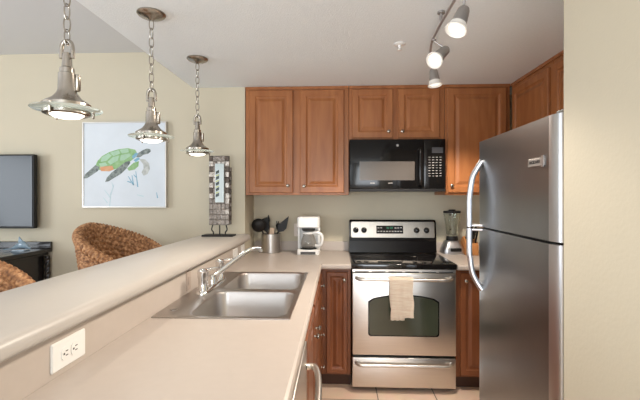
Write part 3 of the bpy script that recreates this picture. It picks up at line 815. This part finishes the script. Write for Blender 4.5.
# knife block
kb = thing('knife_block', (1.105, 3.36, CT), 'orange wood knife block holding black-handled knives by refrigerator', 'knife block')
prof = [(-0.06, 0), (0.07, 0), (0.10, 0.115), (0.035, 0.150), (-0.06, 0.085)]
b = B(); loft(b, [[(x, y, zz) for y, zz in prof] for x in (-0.05, 0.05)])
bmesh.ops.bevel(b, geom=b.edges[:], offset=0.003, segments=1, affect='EDGES')
link('block', b, M['blockwood'], kb)
dirn = Vector((0, -0.42, 0.9)).normalized()
first = None
for i in range(3):
    for j in range(2):
        x = -0.032 + i * 0.032; t = 0.28 + 0.42 * j
        y = -0.06 + (0.095) * t; zz = 0.085 + 0.065 * t
        p = (1.105 + x, 3.36 + y, CT + zz)
        nm = ('front', 'rear')[j] + ' row, ' + ('left', 'middle', 'right')[i]
        if first is None:
            k = thing('knife', p, 'black-handled knife in the block, ' + nm, 'knife', group='knives in the block')
            b = B(); tube(b, [tuple(dirn * 0.0005), tuple(dirn * 0.02), tuple(dirn * 0.07), tuple(dirn * 0.120), tuple(dirn * 0.128)], [0.009, 0.010, 0.012, 0.011, 0.006], 10, 0.7)
            link('handle', b, M['blackmatte'], k, smooth=True); first = k
        else: dup(first, p, label='black-handled knife in the block, ' + nm)

# ------------------------------------------------------------------ metal sculpture on the ledge
sc = thing('metal_sculpture', (-0.915, 3.02, 1.10), 'tall patchwork metal sculpture with glass inset at ledge end', 'sculpture', 0.0)
mp_ = [mat('hammered_metal', (0.21, 0.18, 0.155), 0.35, 0.85, bump=0.5, bscale=60),
       mat('dark_bronze_patch', (0.09, 0.072, 0.06), 0.4, 0.8, bump=0.5, bscale=60),
       mat('pale_pewter_patch', (0.38, 0.34, 0.30), 0.3, 0.85, bump=0.5, bscale=60),
       mat('umber_metal_patch', (0.17, 0.145, 0.125), 0.35, 0.85, bump=0.5, bscale=60)]
link('base', bx(-0.125, 0.115, -0.055, 0.055, 0, 0.012, bev=0.002), M['blackmatte'], sc)
for x in (-0.055, 0.0, 0.05):
    b = B(); tube(b, spline([(x * 0.9, 0, 0.012), (x * 0.9, 0, 0.03), (x * 1.15, 0, 0.05), (x, 0, 0.085)], 5), 0.005, 8); link('rod', b, M['blackmatte'], sc, smooth=True)
b = B(); nr, nc = 13, 5
for r_ in range(nr):
    for c_ in range(nc):
        w = 0.158 / nc; x0 = -0.082 + c_ * w; zz0 = 0.085 + r_ * 0.0412
        n_before = len(b.faces)
        bulge = 0.001 + 0.003 * random.random()
        loft(b, [ring4(x0, x0 + w, zz0, zz0 + 0.0412, 0.006), ring4(x0, x0 + w, zz0, zz0 + 0.0412, -0.004), ring4(x0 + 0.003, x0 + w - 0.003, zz0 + 0.003, zz0 + 0.0382, -0.004 - bulge)])
        mi = (2 if r_ % 2 else 1) if c_ in (0, 4) and r_ > 4 else random.choice((0, 0, 2, 3))
        b.faces.ensure_lookup_table()
        for f in b.faces[n_before:]: f.material_index = mi
link('patchwork_panel', b, None, sc, mats=mp_)
b = B()
for r_ in range(13):
    n_before = len(b.faces); zz0 = 0.09 + r_ * 0.034
    loft(b, [ring4(0.060, 0.088, zz0, zz0 + 0.034, 0.020), ring4(0.060, 0.088, zz0, zz0 + 0.034, 0.012), ring4(0.066, 0.083, zz0 + 0.006, zz0 + 0.028, 0.0065)])
    b.faces.ensure_lookup_table()
    for f in b.faces[n_before:]: f.material_index = r_ % 2
link('side_panel', b, None, sc, mats=mp_[:2])
b = bx(-0.030, 0.040, -0.022, -0.0125, 0.26, 0.56, bev=0.003)
gi = link('glass_inset', b, mat('pale_blue_art_glass', (0.50, 0.57, 0.57), 0.12, coat=0.5, var=0.12, scale=14), sc)
b = B(); 
for k in range(5):
    zz0 = 0.30 + k * 0.044
    prism(b, [(-0.024, zz0), (0.002, zz0 + 0.012), (0.002, zz0 + 0.036), (-0.024, zz0 + 0.022)], -0.0235, -0.0218, 'y')
link('glass_stripes', b, mat('dark_teal_art_glass', (0.03, 0.04, 0.035), 0.15), gi)
b = B(); 
for k in range(4):
    zz0 = 0.327 + k * 0.044
    prism(b, [(-0.024, zz0), (0.002, zz0 + 0.012), (0.002, zz0 + 0.020), (-0.024, zz0 + 0.010)], -0.0240, -0.0220, 'y')
link('yellow_stripes', b, mat('yellow_art_glass', (0.45, 0.47, 0.16), 0.15), gi)

# ------------------------------------------------------------------ living room
tv = thing('television', (-2.995, 3.10, 1.145), 'flat black wall television partly cut off at left', 'television')
link('housing', bx(-0.525, 0.525, 0.004, 0.045, 0, 0.605, bev=0.006), M['blackmatte'], tv)
link('screen', bx(-0.512, 0.512, -0.0005, 0.0038, 0.018, 0.592), M['tv'], tv)
link('wall_mount', bx(-0.15, 0.15, 0.0452, 0.0995, 0.2, 0.4), M['blackmatte'], tv)

dr = thing('dresser', (-2.382, 3.195, -0.0), 'black wooden sideboard with rope-carved corner under the television', 'sideboard')
link('body', bx(-1.6, -0.05, -0.53, -0.03, 0.04, 0.92, bev=0.004), M['blackwood'], dr)
link('top', bx(-1.66, 0.0, -0.60, 0.0, 0.945, 0.975, bev=0.006), M['blackwood'], dr)
link('cornice', bx(-1.63, -0.025, -0.57, -0.01, 0.9202, 0.9448, bev=0.008), M['blackwood'], dr)
link('back_rail', bx(-1.66, 0.0, -0.025, 0.0, 0.9752, 1.03, bev=0.004), M['blackwood'], dr)
link('plinth', bx(-1.62, -0.03, -0.55, -0.01, 0.0, 0.0398), M['blackwood'], dr)
for yy in (-0.03, -0.555):
    b = B(); rings = []
    for k in range(121):
        zz = 0.045 + 0.87 * k / 120; tw_ = k * 0.55
        rings.append([(-0.022 + (0.018 + 0.005 * math.cos(3 * (a - tw_ / 3 * 1.4))) * math.cos(a), yy + (0.018 + 0.005 * math.cos(3 * (a - tw_ / 3 * 1.4))) * math.sin(a) * 0.8, zz) for a in [2 * PI * i / 18 for i in range(18)]])
    loft(b, rings)
    link('rope_column', b, M['blackwood'], dr, smooth=True, angle=70)
# dolphin figurine
do = thing('dolphin_figurine', (-2.52, 3.03, 0.975), 'small glossy blue-grey dolphin figurine on the black sideboard', 'figurine')
b = B(); R = []
path = [(-0.085, 0.012, 0.006), (-0.062, 0.020, 0.012), (-0.030, 0.034, 0.022), (0.0, 0.046, 0.029), (0.028, 0.046, 0.028), (0.052, 0.034, 0.021), (0.066, 0.024, 0.011), (0.082, 0.018, 0.005)]
for x, zz, r in path: R.append([(x, r * 0.8 * math.cos(a), zz + r * math.sin(a)) for a in [2 * PI * i / 14 for i in range(14)]])
loft(b, R)
bmesh.ops.translate(b, verts=b.verts, vec=(0, 0, 0.002))
body = link('body', b, M['dolphin'], do, smooth=True, angle=80)
b = B(); prism(b, [(-0.020, 0.068), (0.022, 0.070), (0.006, 0.088), (-0.014, 0.112), (-0.017, 0.09)], -0.004, 0.004, 'y'); link('dorsal_fin', b, M['dolphin'], do)
b = B(); prism(b, [(-0.080, -0.004), (-0.118, -0.034), (-0.108, 0.0), (-0.118, 0.034), (-0.080, 0.004)], 0.010, 0.018, 'z'); link('tail_fluke', b, M['dolphin'], do)
b = bx(-0.05, 0.05, -0.03, 0.03, 0.0, 0.006, bev=0.002); link('base', b, M['dolphin'], do)

# turtle painting
pa = thing('wall_painting', (-1.752, SY - 0.001, 1.667), 'square framed painting of a green sea turtle on pale ground', 'painting')
PW = 0.352
b = B()
for a, c, d, e in ((-PW, PW, -PW, -PW + 0.010), (-PW, PW, PW - 0.010, PW), (-PW, -PW + 0.010, -PW + 0.010, PW - 0.010), (PW - 0.010, PW, -PW + 0.010, PW - 0.010)):
    box(b, a, c, -0.040, 0.0, d, e, bev=0.001, seg=1)
link('frame', b, M['silverframe'], pa)
cv = link('canvas', bx(-PW + 0.0101, PW - 0.0101, -0.032, -0.004, -PW + 0.0101, PW - 0.0101), M['canvas'], pa)
def art(name, polys, m, lay):
    b = B()
    for P_ in polys:
        pts = [((x - 197.5) / 315 * 2 * PW, -(y - 198.5) / 307 * 2 * PW) for x, y in P_]
        prism(b, pts, -0.0321 - lay * 0.0004, -0.0318 - lay * 0.0004, 'y')
    return link(name, b, m, cv)
m_g = mat('leaf_green_watercolour', (0.18, 0.36, 0.13), 0.9, scale=22, col2=(0.35, 0.52, 0.30))
m_lg = mat('mint_watercolour', (0.42, 0.62, 0.45), 0.9, var=0.2, scale=16)
m_dk = mat('dark_slate_watercolour', (0.07, 0.09, 0.09), 0.9, scale=34, col2=(0.34, 0.38, 0.36))
m_or = mat('orange_watercolour', (0.66, 0.26, 0.12), 0.9, scale=20, col2=(0.62, 0.42, 0.26))
m_bl = mat('blue_coral_watercolour', (0.24, 0.46, 0.60), 0.9, var=0.2, scale=15)
m_pl = mat('pale_blue_coral_watercolour', (0.50, 0.64, 0.68), 0.9)
shell = [(86, 205), (96, 185), (112, 168), (140, 153), (175, 143), (210, 139), (238, 145), (246, 158), (240, 172), (215, 190), (185, 208), (150, 218), (120, 220), (98, 216)]
art('turtle_shell', [shell], m_g, 0)
art('shell_scutes', [[(112, 172), (138, 157), (150, 165), (130, 184), (108, 188)], [(143, 155), (175, 146), (182, 158), (156, 168)], [(180, 145), (212, 141), (214, 154), (188, 158)], [(134, 188), (154, 171), (178, 166), (172, 184), (146, 198)], [(184, 164), (216, 158), (222, 166), (198, 182), (180, 184)], [(100, 194), (126, 190), (134, 200), (110, 208)]], m_lg, 1)
art('turtle_belly', [[(104, 206), (152, 202), (158, 216), (140, 222), (110, 221)]], m_or, 2)
art('front_flipper', [[(125, 260), (132, 244), (150, 226), (175, 208), (200, 190), (216, 184), (220, 192), (206, 212), (184, 232), (158, 246), (138, 258)]], m_dk, 3)
art('rear_flipper', [[(43, 248), (50, 232), (66, 218), (88, 200), (104, 206), (98, 220), (80, 232), (58, 246)]], m_dk, 2)
art('turtle_head', [[(242, 172), (250, 157), (266, 147), (282, 141), (294, 143), (297, 151), (288, 159), (270, 163), (256, 172)]], m_dk, 2)
art('neck_marks', [[(226, 168), (240, 156), (250, 158), (242, 170), (230, 178)], [(232, 182), (250, 172), (256, 178), (240, 190)]], m_bl, 3)
art('turtle_underside', [[(208, 212), (232, 192), (252, 186), (250, 204), (236, 216), (214, 220)]], m_g, 1)
art('far_flipper', [[(252, 178), (276, 180), (290, 194), (293, 214), (284, 232), (270, 238), (262, 226), (270, 212), (268, 196)]], mat('grey_watercolour', (0.34, 0.36, 0.34), 0.9, scale=30, col2=(0.60, 0.62, 0.60)), 2)
def strokes(L_, w): 
    out = []
    for (a, c) in L_:
        d = Vector((c[0] - a[0], c[1] - a[1])).normalized(); n_ = Vector((-d.y, d.x)) * w
        out.append([(a[0] - n_.x, a[1] - n_.y), (c[0] - n_.x * .5, c[1] - n_.y * .5), (c[0] + n_.x * .5, c[1] + n_.y * .5), (a[0] + n_.x, a[1] + n_.y)])
    return out
art('blue_coral', strokes([((232, 272), (212, 240)), ((232, 272), (226, 236)), ((248, 278), (240, 222)), ((222, 262), (208, 258)), ((243, 244), (232, 234)), ((322, 318), (318, 298))], 2.2), m_bl, 1)
art('pale_coral', strokes([((142, 350), (146, 300)), ((146, 318), (122, 288)), ((146, 306), (158, 270)), ((134, 336), (118, 316)), ((156, 280), (150, 262)), ((270, 312), (245, 306))], 2.0), m_pl, 1)

# rattan bar stools
def stool(loc, label, rz=-0.2):
    t = thing('rattan_stool', loc, label, 'bar stool', rz, 'rattan stools behind the bar ledge')
    b = B(); NU, NV = 180, 84
    a0, a1 = math.radians(52), math.radians(308)
    rx, ry = 0.30, 0.275
    def top(a):
        d = abs(a - PI) / (PI - a0); return 1.185 - 0.25 * d ** 1.5
    for side in (0, 1):
        vs = []
        for i in range(NU + 1):
            a = a0 + (a1 - a0) * i / NU; zt_ = top(a); row = []
            for j in range(NV + 1):
                s = j / NV; zz = 0.74 + (zt_ - 0.74) * s
                row_i = int(s * 11); ph = (i / NU * 24 + (0.5 if row_i % 2 else 0)) * PI
                w = 0.018 * abs(math.sin(ph)) ** 0.7 * abs(math.sin(s * 11 * PI)) ** 0.5
                fl = 1.0 - 0.16 * (1 - s)
                off = (-0.016 - w) if side == 0 else (0.012 + w)
                row.append(b.verts.new(((rx + off) * fl * math.cos(a), (ry + off) * fl * math.sin(a), zz)))
            vs.append(row)
        for i in range(NU):
            for j in range(NV):
                b.faces.new((vs[i][j], vs[i + 1][j], vs[i + 1][j + 1], vs[i][j + 1]))
        if side == 0: inner = vs
        else:
            for i in range(NU):
                for j in (0, NV): b.faces.new((inner[i][j], inner[i + 1][j], vs[i + 1][j], vs[i][j]))
            for i in (0, NU):
                for j in range(NV): b.faces.new((inner[i][j], inner[i][j + 1], vs[i][j + 1], vs[i][j]))
    link('backrest', b, M['weave'], t, smooth=True, angle=180)
    # braided rim following top and both ends
    b = B(); pts, rad = [], []
    end = 26
    for k in range(end):
        s = k / end; a = a0; fl = 1 - 0.16 * (1 - s); zz = 0.74 + (top(a) - 0.74) * s
        pts.append((rx * fl * math.cos(a), ry * fl * math.sin(a), zz))
    for k in range(131):
        a = a0 + (a1 - a0) * k / 130; pts.append((rx * math.cos(a), ry * math.sin(a), top(a)))
    for k in range(end):
        s = 1 - (k + 1) / end; a = a1; fl = 1 - 0.16 * (1 - s); zz = 0.74 + (top(a) - 0.74) * s
        pts.append((rx * fl * math.cos(a), ry * fl * math.sin(a), zz))
    fine = []
    for p, q in zip(pts[:-1], pts[1:]):
        for f in (0, 0.34, 0.67): fine.append(tuple(Vector(p).lerp(Vector(q), f)))
    rad = [0.026 + 0.010 * abs(math.sin(k * 0.42)) for k in range(len(fine))]
    tube(b, fine, rad, 12)
    link('braided_rim', b, M['weave'], t, smooth=True, angle=180)
    b = B(); R = []
    for f, zz in ((0.80, 0.66), (0.86, 0.675), (0.86, 0.715), (0.80, 0.738)):
        R.append([(rx * f * math.cos(a) * (1 + 0.008 * math.sin(24 * a)), ry * f * math.sin(a), zz) for a in [2 * PI * i / 72 for i in range(72)]])
    loft(b, R); link('seat', b, M['weave'], t, smooth=True, angle=60)
    for sx in (-1, 1):
        for sy in (-1, 1):
            b = B(); tube(b, [(0.17 * sx, 0.155 * sy, 0.659), (0.185 * sx, 0.17 * sy, 0.33), (0.20 * sx, 0.185 * sy, 0.0)], [0.018, 0.018, 0.017], 10)
            link('leg', b, M['polywood'], t, smooth=True)
    for (p, q) in (((-0.19, -0.175), (0.19, -0.175)), ((-0.19, 0.175), (0.19, 0.175)), ((-0.19, -0.175), (-0.19, 0.175)), ((0.19, -0.175), (0.19, 0.175))):
        b = B(); tube(b, [(*p, 0.25), (*q, 0.25)], 0.010, 8); link('stretcher', b, M['polywood'], t, smooth=True)
    return t
st = stool((-1.495, 2.72, 0), 'woven rattan stool farther along the ledge, below the turtle painting')
dup(st, (-1.52, 1.47, 0), -0.2, label='woven rattan stool at the near left, only its rim showing')

# ------------------------------------------------------------------ pendant lamps over the ledge
def chain(b, x, y, z0, z1, link_h=0.052, w=0.009, r=0.0022):
    n = max(1, round((z1 - z0) / (link_h - 2 * r * 2))); step = (z1 - z0) / n; lh = step / 2 + r * 1.5
    for k in range(n):
        zc = z0 + step * (k + 0.5); pts = []
        for i in range(16):
            a = 2 * PI * i / 16; c_, s_ = math.cos(a) * w, math.sin(a) * lh
            s_ = max(-lh, min(lh, s_ * 1.1))
            pts.append((x + (c_ if k % 2 else c_ * 0.25), y + (c_ * 0.25 if k % 2 else c_), zc + s_))
        P_ = [Vector(p) for p in pts]; rings = []
        for i in range(16):
            t = (P_[(i + 1) % 16] - P_[i - 1]).normalized(); side = Vector((0.25, 1, 0)).normalized() if k % 2 else Vector((1, 0.25, 0)).normalized()
            u = t.cross(side).normalized(); v = t.cross(u)
            rings.append([tuple(P_[i] + u * math.cos(q) * r + v * math.sin(q) * r) for q in (0, PI / 3, 2 * PI / 3, PI, 4 * PI / 3, 5 * PI / 3)])
        vs = [[b.verts.new(p) for p in rg] for rg in rings]
        for i in range(16):
            for j in range(6):
                b.faces.new((vs[i][j], vs[i][(j + 1) % 6], vs[(i + 1) % 16][(j + 1) % 6], vs[(i + 1) % 16][j]))
PX = -0.908
def pendant(y, label):
    t = thing('pendant_lamp', (PX, y, KZ), label, 'pendant lamp', 0, 'pendant lamps over the bar ledge')
    link('canopy', lathe(B(), [(0.066, -0.0005), (0.067, -0.006), (0.060, -0.014), (0.045, -0.021), (0.016, -0.027), (0.010, -0.034), (0.002, -0.035)], n=36), M['nickel'], t, smooth=True, angle=50)
    b = B(); chain(b, 0, 0, -0.379, -0.034, r=0.0024, w=0.0098)
    ch = link('chain', b, M['nickel'], t, smooth=True)
    zz = -0.600   # glass disc height
    b = B()  # stirrup / shackle
    tube(b, spline([(-0.019, 0, zz + 0.1714), (-0.019, 0, zz + 0.2042), (-0.013, 0, zz + 0.2241), (0, 0, zz + 0.2299), (0.013, 0, zz + 0.2241), (0.019, 0, zz + 0.2042), (0.019, 0, zz + 0.1714)], 5), 0.007, 10)
    tube(b, [(-0.024, 0, zz + 0.1784), (0.024, 0, zz + 0.1784)], 0.006, 8)
    link('shackle', b, M['nickel'], t, smooth=True)
    b = lathe(B(), [(0.004, zz + 0.1925), (0.013, zz + 0.189), (0.016, zz + 0.1422), (0.022, zz + 0.1375), (0.022, zz + 0.1223), (0.026, zz + 0.1199), (0.027, zz + 0.0661), (0.031, zz + 0.0544), (0.043, zz + 0.038), (0.064, zz + 0.024), (0.072, zz + 0.018), (0.072, zz + 0.006), (0.055, zz + 0.006), (0.002, zz + 0.007)], n=36)
    bo = link('housing', b, M['nickel'], t, smooth=True, angle=35)
    b = lathe(B(), [(0.006, zz + 0.1188), (0.009, zz + 0.1164), (0.009, zz + 0.0661), (0.005, zz + 0.0614)], (0.030, 0.010, 0), 12)
    link('side_post', b, M['nickel'], bo, smooth=True)
    link('glass_disc', lathe(B(), [(0.060, zz + 0.0055), (0.102, zz + 0.003), (0.106, zz), (0.102, zz - 0.003), (0.060, zz - 0.004)], n=48), M['discglass'], t, smooth=True, angle=60)
    b = lathe(B(), [(0.058, zz - 0.0045), (0.070, zz - 0.006), (0.071, zz - 0.016), (0.062, zz - 0.020), (0.052, zz - 0.018), (0.052, zz - 0.008)], n=36, cap=False)
    rb = link('bottom_ring', b, M['nickel'], t, smooth=True, angle=40)
    link('diffuser', lathe(B(), [(0.0515, zz - 0.0100), (0.050, zz - 0.020), (0.038, zz - 0.027), (0.018, zz - 0.031), (0.002, zz - 0.032)], n=32), M['bulb'], t, smooth=True, angle=60)
    for k in range(3):
        a = 2 * PI * k / 3 + 0.5
        b = lathe(B(), [(0.0045, zz + 0.012), (0.0045, zz - 0.022), (0.002, zz - 0.026)], (0.0765 * math.cos(a), 0.0765 * math.sin(a), 0), 8); link('screw', b, M['nickel'], t, smooth=True)
    return t
ptL = pendant(1.285, 'nearest and largest brushed nickel pendant lamp above the ledge')
dup(ptL, (PX, 1.885, KZ), label='middle brushed nickel pendant lamp, in front of the turtle painting')
dup(ptL, (PX, 2.515, KZ), label='farthest and smallest brushed nickel pendant lamp, beside the sculpture')
for y in (1.285, 1.885, 2.515):
    d = bpy.data.lights.new('pendant_light', 'SPOT'); d.energy = 5; d.color = (1.0, 0.88, 0.72); d.shadow_soft_size = 0.04; d.spot_size = 2.6; d.spot_blend = 0.8
    o = bpy.data.objects.new('pendant_light', d); COL.objects.link(o); o.location = (PX, y, KZ - 0.64)

# ------------------------------------------------------------------ track lights
RZ = 2.245
tk = thing('track_light', (0.5, 1.6, KZ), 'curved aluminium ceiling track carrying three spotlights', 'track light')
def loc_(p): return (p[0] - 0.5, p[1] - 1.6, p[2] - KZ)
rp = [loc_(p) for p in spline([(0.56, 0.95, RZ), (0.525, 1.30, RZ), (0.498, 1.65, RZ), (0.500, 2.05, RZ), (0.522, 2.25, RZ), (0.570, 2.45, RZ), (0.610, 2.60, RZ)], 8)]
b = B(); tube(b, rp, 0.0065, 10); link('rail', b, M['trim'], tk, smooth=True)
for (x, y) in ((0.534, 1.2), (0.497, 1.93), (0.588, 2.52)):
    b = lathe(B(), [(0.006, RZ - KZ), (0.006, -0.012), (0.018, -0.010), (0.018, -0.0005)], (x - 0.5, y - 1.6, 0), 12)
    link('standoff', b, M['alu'], tk, smooth=True)
b = lathe(B(), [(0.062, -0.0005), (0.064, -0.012), (0.050, -0.022), (0.004, -0.024)], (0.045, -0.50, 0), 28)
link('power_canopy', b, M['alu'], tk, smooth=True)
def head(rail_pt, top, lens, label, power=10, cone=2.9):
    v = (Vector(lens) - Vector(top)); L_ = v.length; d_ = v.normalized()
    t = thing('spotlight', rail_pt, label, 'spotlight', 0, 'spotlights on the ceiling track')
    o_ = Vector(rail_pt)
    b = bx(-0.011, 0.011, -0.014, 0.014, -0.014, -0.0068, bev=0.002)
    tube(b, [(0, 0, -0.012), tuple((Vector(top) - o_) * 0.6 + Vector((0.0, 0, -0.005))), tuple(Vector(top) - o_ + d_ * 0.012)], 0.0055, 8)
    link('stem', b, M['alu'], t, smooth=True)
    q = Vector((0, 0, 1)).rotation_difference(d_).to_matrix().to_4x4()
    mt = Matrix.Translation(Vector(top) - o_) @ q
    b = lathe(B(), [(0.004, 0), (0.020, 0.002), (0.024, 0.012), (0.025, 0.018), (0.033, L_ - 0.030), (0.031, L_ - 0.028), (0.002, L_ - 0.036)], n=28)
    bmesh.ops.transform(b, matrix=mt, verts=b.verts); link('housing', b, M['alu'], t, smooth=True, angle=40)
    b = lathe(B(), [(0.0335, L_ - 0.031), (0.035, L_ - 0.026), (0.036, L_ - 0.012), (0.043, L_ - 0.007), (0.045, L_ - 0.002), (0.041, L_ + 0.001), (0.033, L_ - 0.008), (0.033, L_ - 0.025)], n=32, cap=False)
    bmesh.ops.transform(b, matrix=mt, verts=b.verts); link('glass_collar', b, M['frost'], t, smooth=True, angle=60)
    b = lathe(B(), [(0.0325, L_ - 0.022), (0.032, L_ - 0.010), (0.026, L_ - 0.006), (0.002, L_ - 0.003)], n=28)
    bmesh.ops.transform(b, matrix=mt, verts=b.verts); link('bulb', b, M['bulbhot'], t, smooth=True, angle=60)
    ld = bpy.data.lights.new('track_spot', 'SPOT'); ld.energy = power; ld.color = (1.0, 0.89, 0.76); ld.spot_size = cone; ld.spot_blend = 0.35; ld.shadow_soft_size = 0.035
    lo = bpy.data.objects.new('track_spot', ld); COL.objects.link(lo)
    lo.location = Vector(lens) + d_ * 0.03; lo.rotation_euler = Vector((0, 0, -1)).rotation_difference(d_).to_euler()
    return t
head((0.501, 1.60, RZ), (0.510, 1.62, 2.168), (0.468, 1.595, 2.068), 'nearest and largest spotlight on the ceiling track, pointing down', 32, 2.0)
head((0.549, 1.03, RZ), (0.545, 1.04, 2.165), (0.490, 1.09, 2.075), 'added unseen spotlight at the near end of the ceiling track', 24, 1.7)  # extra head added out of view to brighten the kitchen floor
head((0.506, 2.12, RZ), (0.575, 2.13, 2.190), (0.490, 2.04, 2.100), 'middle spotlight on the ceiling track, turned toward the left', 48, 1.8)
head((0.577, 2.47, RZ), (0.592, 2.49, 2.200), (0.602, 2.48, 2.095), 'farthest and smallest spotlight, just before the wall cabinets', 105, 2.6)

# sprinkler
sd = thing('fire_sprinkler', (0.360, 2.33, KZ), 'small round fire sprinkler on the textured ceiling', 'sprinkler')
link('escutcheon', lathe(B(), [(0.034, -0.0005), (0.035, -0.004), (0.022, -0.009), (0.012, -0.009)], n=24), M['white'], sd, smooth=True)
link('sprinkler_head', lathe(B(), [(0.010, -0.0092), (0.010, -0.022), (0.004, -0.024), (0.004, -0.034), (0.014, -0.035), (0.014, -0.037), (0.002, -0.038)], n=16), M['white'], sd, smooth=True, angle=40)
